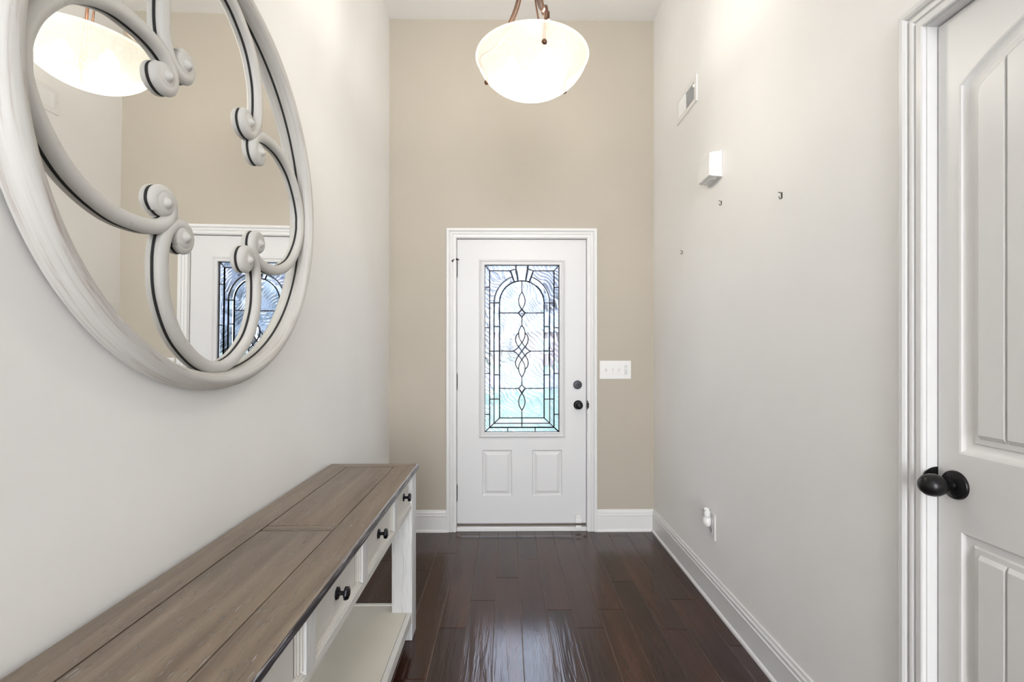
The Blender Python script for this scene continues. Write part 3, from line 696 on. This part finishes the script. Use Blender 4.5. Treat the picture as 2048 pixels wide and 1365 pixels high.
# ------------------------------------------------------------------ pendant light
PX, PYc, ZR = .1075, 2.0, 2.512
pl = thing('pendant_light', (PX, PYc, ZC), 'bowl pendant light with frosted cream glass hanging above the hall', 'pendant light')
obj('ceiling_canopy', lathe(B(), [(0, -.034), (.018, -.034), (.03, -.028), (.055, -.016), (.066, -.008), (.068, -.001), (0, -.001)], (PX, PYc, ZC), 'z', 36), M_BRONZE, pl, smooth=40)
obj('stem', lathe(B(), [(0, -.034), (.008, -.034), (.008, -.44), (.018, -.455), (.024, -.475), (.024, -.505), (.016, -.525), (.009, -.54), (0, -.545)], (PX, PYc, ZC), 'z', 20), M_BRONZE, pl, smooth=40)
RB, HB = .234, .150
prof = []
for i in range(25):
    t = i / 24; r = RB * math.sin(t * PI / 2) ** 1.0
    prof.append((RB * t, ZR - HB + HB * (1 - math.sqrt(max(0, 1 - (t * .985) ** 2.0))) / (1 - math.sqrt(1 - .985 ** 2))))
def bowl_z(r):
    t = r / RB; return ZR - HB + HB * (1 - math.sqrt(max(0, 1 - (t * .985) ** 2))) / (1 - math.sqrt(1 - .985 ** 2))
bm = B(); NB = 96
rings = [[(PX + r * math.cos(2 * PI * i / NB), PYc + r * math.sin(2 * PI * i / NB), z) for i in range(NB)] for r, z in prof[1:]]
loft(bm, rings, caps=False)
bm.faces.new([v for v in list(bm.verts)[:NB]])
bowl = obj('glass_bowl', bm, M_SHADE, pl, smooth=60); bowl['label'] = 'frosted cream glass bowl'
bm = loft(B(), [[(PX + (RB + .0035 * math.cos(a)) * math.cos(2 * PI * i / NB), PYc + (RB + .0035 * math.cos(a)) * math.sin(2 * PI * i / NB), ZR + .0035 * math.sin(a)) for a in [2 * PI * k / 8 for k in range(8)]] for i in range(NB)], closed_path=True)
obj('bowl_lip', bm, M_SHADE, bowl, smooth=60)
for k, az in enumerate((-80, 160, 42)):
    a = math.radians(az); ca, sa = math.cos(a), math.sin(a)
    def at(r, z, lat=0): return (PX + r * ca - lat * sa, PYc + r * sa + lat * ca, z)
    rf = .205; zf = bowl_z(rf)
    arm = obj('arm', tube(B(), spline([at(.018, 3.10, 0), at(.030, 2.98), at(.045, 2.86), at(.075, 2.74), at(.130, 2.64), at(.185, 2.585), at(.222, 2.575), at(.238, 2.555), at(.232, 2.525), at(.215, 2.505), at(rf - .004, zf + .01)], 6), .0058, 10), M_BRONZE, pl, smooth=60)
    obj('arm_wire', tube(B(), spline([at(.018, 3.09, .012), at(.026, 2.96, .016), at(.034, 2.82, .018), at(.060, 2.71, .018), at(.11, 2.63, .016), at(.165, 2.582, .014), at(.205, 2.568, .012), at(.228, 2.548, .011), at(.229, 2.522, .010)], 6), .0038, 8), M_BRONZE, arm, smooth=60)
    nrm = Vector((ca * .75, sa * .75, -.66)).normalized()
    bm = lathe(B(), [(.0, -.008), (.011, -.006), (.011, 0), (.0105, .004), (.007, .010), (0, .0125)], (0, 0, 0), 'z', 16)
    bm.transform(Matrix.Translation(at(rf, zf)) @ nrm.to_track_quat('Z', 'Y').to_matrix().to_4x4())
    obj('finial', bm, M_BRONZE, pl, smooth=50)
    b_az = a + math.radians(25)
    bp = (PX + .085 * math.cos(b_az), PYc + .085 * math.sin(b_az), 2.462)
    obj('bulb', lathe(B(), [(0, -.036), (.016, -.032), (.029, -.020), (.034, 0), (.027, .018), (.014, .030), (.012, .045), (0, .046)], bp, 'z', 20), M_BULB, pl, smooth=60)

# ------------------------------------------------------------------ small things on the walls
sw = thing('light_switch', (.771, D, 1.142), 'white four-gang switch plate on the taupe wall beside the front door', 'light switch')
bm = boxm(.660, .882, D - .007, D - .0005, 1.078, 1.207)
bmesh.ops.bevel(bm, geom=[e for e in bm.edges if all(v.co.y < D - .005 for v in e.verts)], offset=.004, segments=2, affect='EDGES')
obj('plate', bm, M_PLASTIC, sw, smooth=30)
for x, up in ((.705, 1), (.7525, -1), (.797, -1)):
    bm = boxm(x - .0055, x + .0055, D - .0085, D - .0068, 1.130, 1.154)
    obj('toggle_slot', bm, M_PLASTIC2, sw, smooth=0)
    bm = B(); zc = 1.142
    v = [bm.verts.new(p) for p in ((x - .0045, D - .008, zc - .007), (x + .0045, D - .008, zc - .007), (x + .0045, D - .008, zc + .007), (x - .0045, D - .008, zc + .007),
         (x - .0035, D - .020, zc + up * .009 - .003), (x + .0035, D - .020, zc + up * .009 - .003), (x + .0035, D - .020, zc + up * .009 + .003), (x - .0035, D - .020, zc + up * .009 + .003))]
    for f in ((0, 1, 2, 3), (4, 5, 6, 7), (0, 1, 5, 4), (1, 2, 6, 5), (2, 3, 7, 6), (3, 0, 4, 7)): bm.faces.new([v[i] for i in f])
    obj('toggle', bm, M_PLASTIC, sw, smooth=0)
obj('dimmer', boxm(.836, .855, D - .010, D - .0068, 1.108, 1.176), M_PLASTIC2, sw, smooth=0, bev=.001)
obj('dimmer_slider', boxm(.840, .851, D - .016, D - .0095, 1.145, 1.158), M_PLASTIC, sw, smooth=0, bev=.0015)
for x in (.705, .7525, .797):
    for z in (1.112, 1.172): obj('screw', lathe(B(), [(.0028, 0), (.0024, .001), (0, .0012)], (x, D - .0068, z), 'y', 10, -1), M_PLASTIC2, sw, smooth=30)

vt = thing('air_vent', (XR, 2.733, 2.722), 'white louvred air vent high on the right wall', 'vent')
VY0, VY1, VZ0, VZ1 = 2.584, 2.883, 2.650, 2.796
hole = (VY0 + .033, VY1 - .033, VZ0 + .027, VZ1 - .027)
bm = plate(B(), (VY0, VY1), (VZ0, VZ1), [hole], lambda u, v, s: (XR - .0075 + .007 * s, u, v)); obj('vent_frame', bm, M_PLASTIC, vt, smooth=0, bev=.002)
obj('vent_back', boxm(XR - .0012, XR - .0004, hole[0], hole[1], hole[2], hole[3]), M_VOID, vt, smooth=0)
nv = 20
for k in range(nv):
    yc = hole[0] + (k + .5) * (hole[1] - hole[0]) / nv; s = -1 if yc < 2.733 else 1
    bm = boxm(-.0062, .0062, -.0006, .0006, hole[2] + .0005, hole[3] - .0005)
    bm.transform(Matrix.Translation((XR - .0062, yc, 0)) @ Matrix.Rotation(-s * math.radians(52 if s < 0 else 60), 4, 'Z'))
    obj('louver', bm, M_PLASTIC, vt, smooth=0)
obj('damper_lever', boxm(XR - .016, XR - .008, VY0 + .024, VY0 + .032, 2.735, 2.752), M_PLASTIC, vt, smooth=0, bev=.0015)
for y in (VY0 + .014, VY1 - .014): obj('screw', lathe(B(), [(.0035, 0), (.003, .0012), (0, .0014)], (XR - .0074, y, 2.722), 'x', 10, -1), M_PLASTIC2, vt, smooth=30)

ch = thing('door_chime', (XR, 2.36, 2.19), 'white boxy door chime on the right wall below the vent', 'door chime')
obj('back_plate', boxm(XR - .010, XR - .0005, 2.288, 2.436, 2.125, 2.254), M_PLASTIC, ch, smooth=0, bev=.002)
rings = [[(x, 2.292 + i, 2.128 + j), (x, 2.432 - i, 2.128 + j), (x, 2.432 - i, 2.250 - j), (x, 2.292 + i, 2.250 - j)] for x, i, j in ((XR - .0102, 0, .0), (XR - .040, .0015, .002), (XR - .056, .003, .006), (XR - .060, .005, .009))]
cov = obj('cover', loft(B(), rings), M_PLASTIC, ch, smooth=0)
obj('speaker_grille', boxm(XR - .044, XR - .018, 2.325, 2.400, 2.1255, 2.1285), M_PLASTIC2, ch, smooth=0)

def outlet():
    o = thing('power_outlet', (XR, 2.398, .393), 'white wall outlet low on the right wall', 'outlet')
    bm = boxm(XR - .006, XR - .0005, 2.357, 2.439, .327, .459)
    bmesh.ops.bevel(bm, geom=[e for e in bm.edges if all(v.co.x < XR - .005 for v in e.verts)], offset=.0035, segments=2, affect='EDGES')
    obj('plate', bm, M_PLASTIC, o, smooth=30)
    for z in (.414, .372):
        so = obj('socket', lathe(B(), [(.0175, 0), (.0175, .0015), (.0165, .0022), (0, .0022)], (XR - .006, 2.398, z), 'x', 24, -1), M_PLASTIC2, o, smooth=30)
        bm = B()
        for y in (2.3915, 2.4045): box(bm, XR - .0086, XR - .0081, y - .001, y + .001, z - .004, z + .005)
        lathe(bm, [(.0024, .0022), (.0024, .0027), (0, .0027)], (XR - .006, 2.398, z - .009), 'x', 10, -1)
        obj('slot', bm, M_DARK, so, smooth=0)
    obj('screw', lathe(B(), [(.003, 0), (.0025, .001), (0, .0012)], (XR - .006, 2.398, .393), 'x', 10, -1), M_PLASTIC2, o, smooth=30)
outlet()
af = thing('air_freshener', (XR - .0085, 2.398, .40), 'white plug-in air freshener in the upper socket of the outlet', 'air freshener')
rings = []
for z, ry, rx in ((.392, .015, .012), (.396, .020, .017), (.41, .023, .021), (.425, .022, .021), (.436, .018, .016), (.440, .012, .010)):
    rings.append([(XR - .0285 + rx * math.cos(2 * PI * i / 20), 2.398 + ry * math.sin(2 * PI * i / 20), z) for i in range(20)])
obj('plug_body', loft(B(), rings), M_PLASTIC, af, smooth=50)
rings = []
for z, ry, rx in ((.4405, .019, .016), (.452, .0215, .018), (.468, .021, .0175), (.480, .017, .013), (.485, .011, .008)):
    rings.append([(XR - .030 + rx * math.cos(2 * PI * i / 20), 2.398 + ry * math.sin(2 * PI * i / 20), z) for i in range(20)])
vtp = obj('vent_top', loft(B(), rings), M_PLASTIC, af, smooth=50)
for k in range(6):
    z = .445 + k * .0058
    e = -.0006 if k in (0, 5) else .0002
    obj('vent_slot', lathe(B(), [(.0150, -.0011), (.0188 + e, -.0011), (.0188 + e, .0011), (.0150, .0011)], (XR - .030, 2.398, z), 'z', 20), M_SLOT, vtp, smooth=0)
box_pin = obj('plug_prongs', boxm(XR - .0095, XR - .0084, 2.390, 2.406, .409, .419), M_PLASTIC2, af, smooth=0)

for (y, z, s, lab) in ((2.297, 1.999, 1.0, 'small steel picture hook on the right wall just below the door chime'),
                       (1.790, 1.871, 1.15, 'small steel picture hook alone on the wall between chime and closet door'),
                       (2.809, 1.864, .95, 'small steel picture hook low on the wall near the taupe corner')):
    h = thing('picture_hook', (XR, y, z), lab, 'picture hook', 'picture hooks on the right wall')
    bm = boxm(XR - .0022, XR - .0003, y - .0035 * s, y + .0035 * s, z - .009 * s, z + .010 * s)
    tube(bm, spline([(XR - .0012, y, z - .008 * s), (XR - .006, y, z - .0115 * s), (XR - .0105, y, z - .0085 * s), (XR - .0115, y, z - .003 * s)], 4), .0016 * s, 8)
    obj('hook', bm, M_NAIL, h, smooth=30)
    bm = tube(B(), [(XR - .0005, y, z + .006 * s), (XR - .011, y + .001, z + .0105 * s)], .0013 * s, 8)
    lathe(bm, [(0, 0), (.0030 * s, .0005), (.0030 * s, .002), (0, .0028)], (XR - .011, y + .001, z + .0095 * s), 'z', 10)
    obj('nail', bm, M_NAIL, h, smooth=30)

# ------------------------------------------------------------------ outside, seen through the rippled glass
ZG = -.22
tag(obj('ground_lawn', boxm(-60, 60, D + .15, 120, ZG - .3, ZG), M_LAWN, smooth=0), 'bright green lawn outside the front door', 'lawn', kind='structure')
tag(obj('road', boxm(-60, 60, 18.5, 31, ZG + .001, ZG + .03), M_ROAD, smooth=0), 'pale street crossing beyond the front lawn', 'street', kind='structure')
tag(obj('porch_slab', boxm(-1.2, 1.4, D + .145, D + 1.5, ZG + .001, -.05), M_WALK, smooth=0), 'concrete porch slab outside the front door', 'porch', kind='structure')
def house(x0, x1, y0, h, label):
    o = thing('house', ((x0 + x1) / 2, y0, ZG), label, 'house', 'houses across the street')
    obj('house_wall', boxm(x0, x1, y0, y0 + 8, ZG + .001, h), M_BRICK, o, smooth=0)
    bm = B(); a = [bm.verts.new(p) for p in ((x0 - .4, y0 - .4, h), (x1 + .4, y0 - .4, h), (x1 + .4, y0 + 8.4, h), (x0 - .4, y0 + 8.4, h), (x0 + 2, y0 + 4, h + 2.2), (x1 - 2, y0 + 4, h + 2.2))]
    for f in ((0, 1, 5, 4), (1, 2, 5), (2, 3, 4, 5), (3, 0, 4), (3, 2, 1, 0)): bm.faces.new([a[i] for i in f])
    obj('roof', bm, M_ROOF, o, smooth=0)
    n = 3
    for k in range(n):
        xc = x0 + (k + .5) * (x1 - x0) / n
        wn = obj('window', boxm(xc - .7, xc + .7, y0 - .08, y0 - .002, .9, 2.3), M_TRIM, o, smooth=0)
        for s in (-1, 1): obj('pane', boxm(xc + s * .33 - .28, xc + s * .33 + .28, y0 - .1, y0 - .081, 1.0, 2.2), M_WIN, wn, smooth=0)
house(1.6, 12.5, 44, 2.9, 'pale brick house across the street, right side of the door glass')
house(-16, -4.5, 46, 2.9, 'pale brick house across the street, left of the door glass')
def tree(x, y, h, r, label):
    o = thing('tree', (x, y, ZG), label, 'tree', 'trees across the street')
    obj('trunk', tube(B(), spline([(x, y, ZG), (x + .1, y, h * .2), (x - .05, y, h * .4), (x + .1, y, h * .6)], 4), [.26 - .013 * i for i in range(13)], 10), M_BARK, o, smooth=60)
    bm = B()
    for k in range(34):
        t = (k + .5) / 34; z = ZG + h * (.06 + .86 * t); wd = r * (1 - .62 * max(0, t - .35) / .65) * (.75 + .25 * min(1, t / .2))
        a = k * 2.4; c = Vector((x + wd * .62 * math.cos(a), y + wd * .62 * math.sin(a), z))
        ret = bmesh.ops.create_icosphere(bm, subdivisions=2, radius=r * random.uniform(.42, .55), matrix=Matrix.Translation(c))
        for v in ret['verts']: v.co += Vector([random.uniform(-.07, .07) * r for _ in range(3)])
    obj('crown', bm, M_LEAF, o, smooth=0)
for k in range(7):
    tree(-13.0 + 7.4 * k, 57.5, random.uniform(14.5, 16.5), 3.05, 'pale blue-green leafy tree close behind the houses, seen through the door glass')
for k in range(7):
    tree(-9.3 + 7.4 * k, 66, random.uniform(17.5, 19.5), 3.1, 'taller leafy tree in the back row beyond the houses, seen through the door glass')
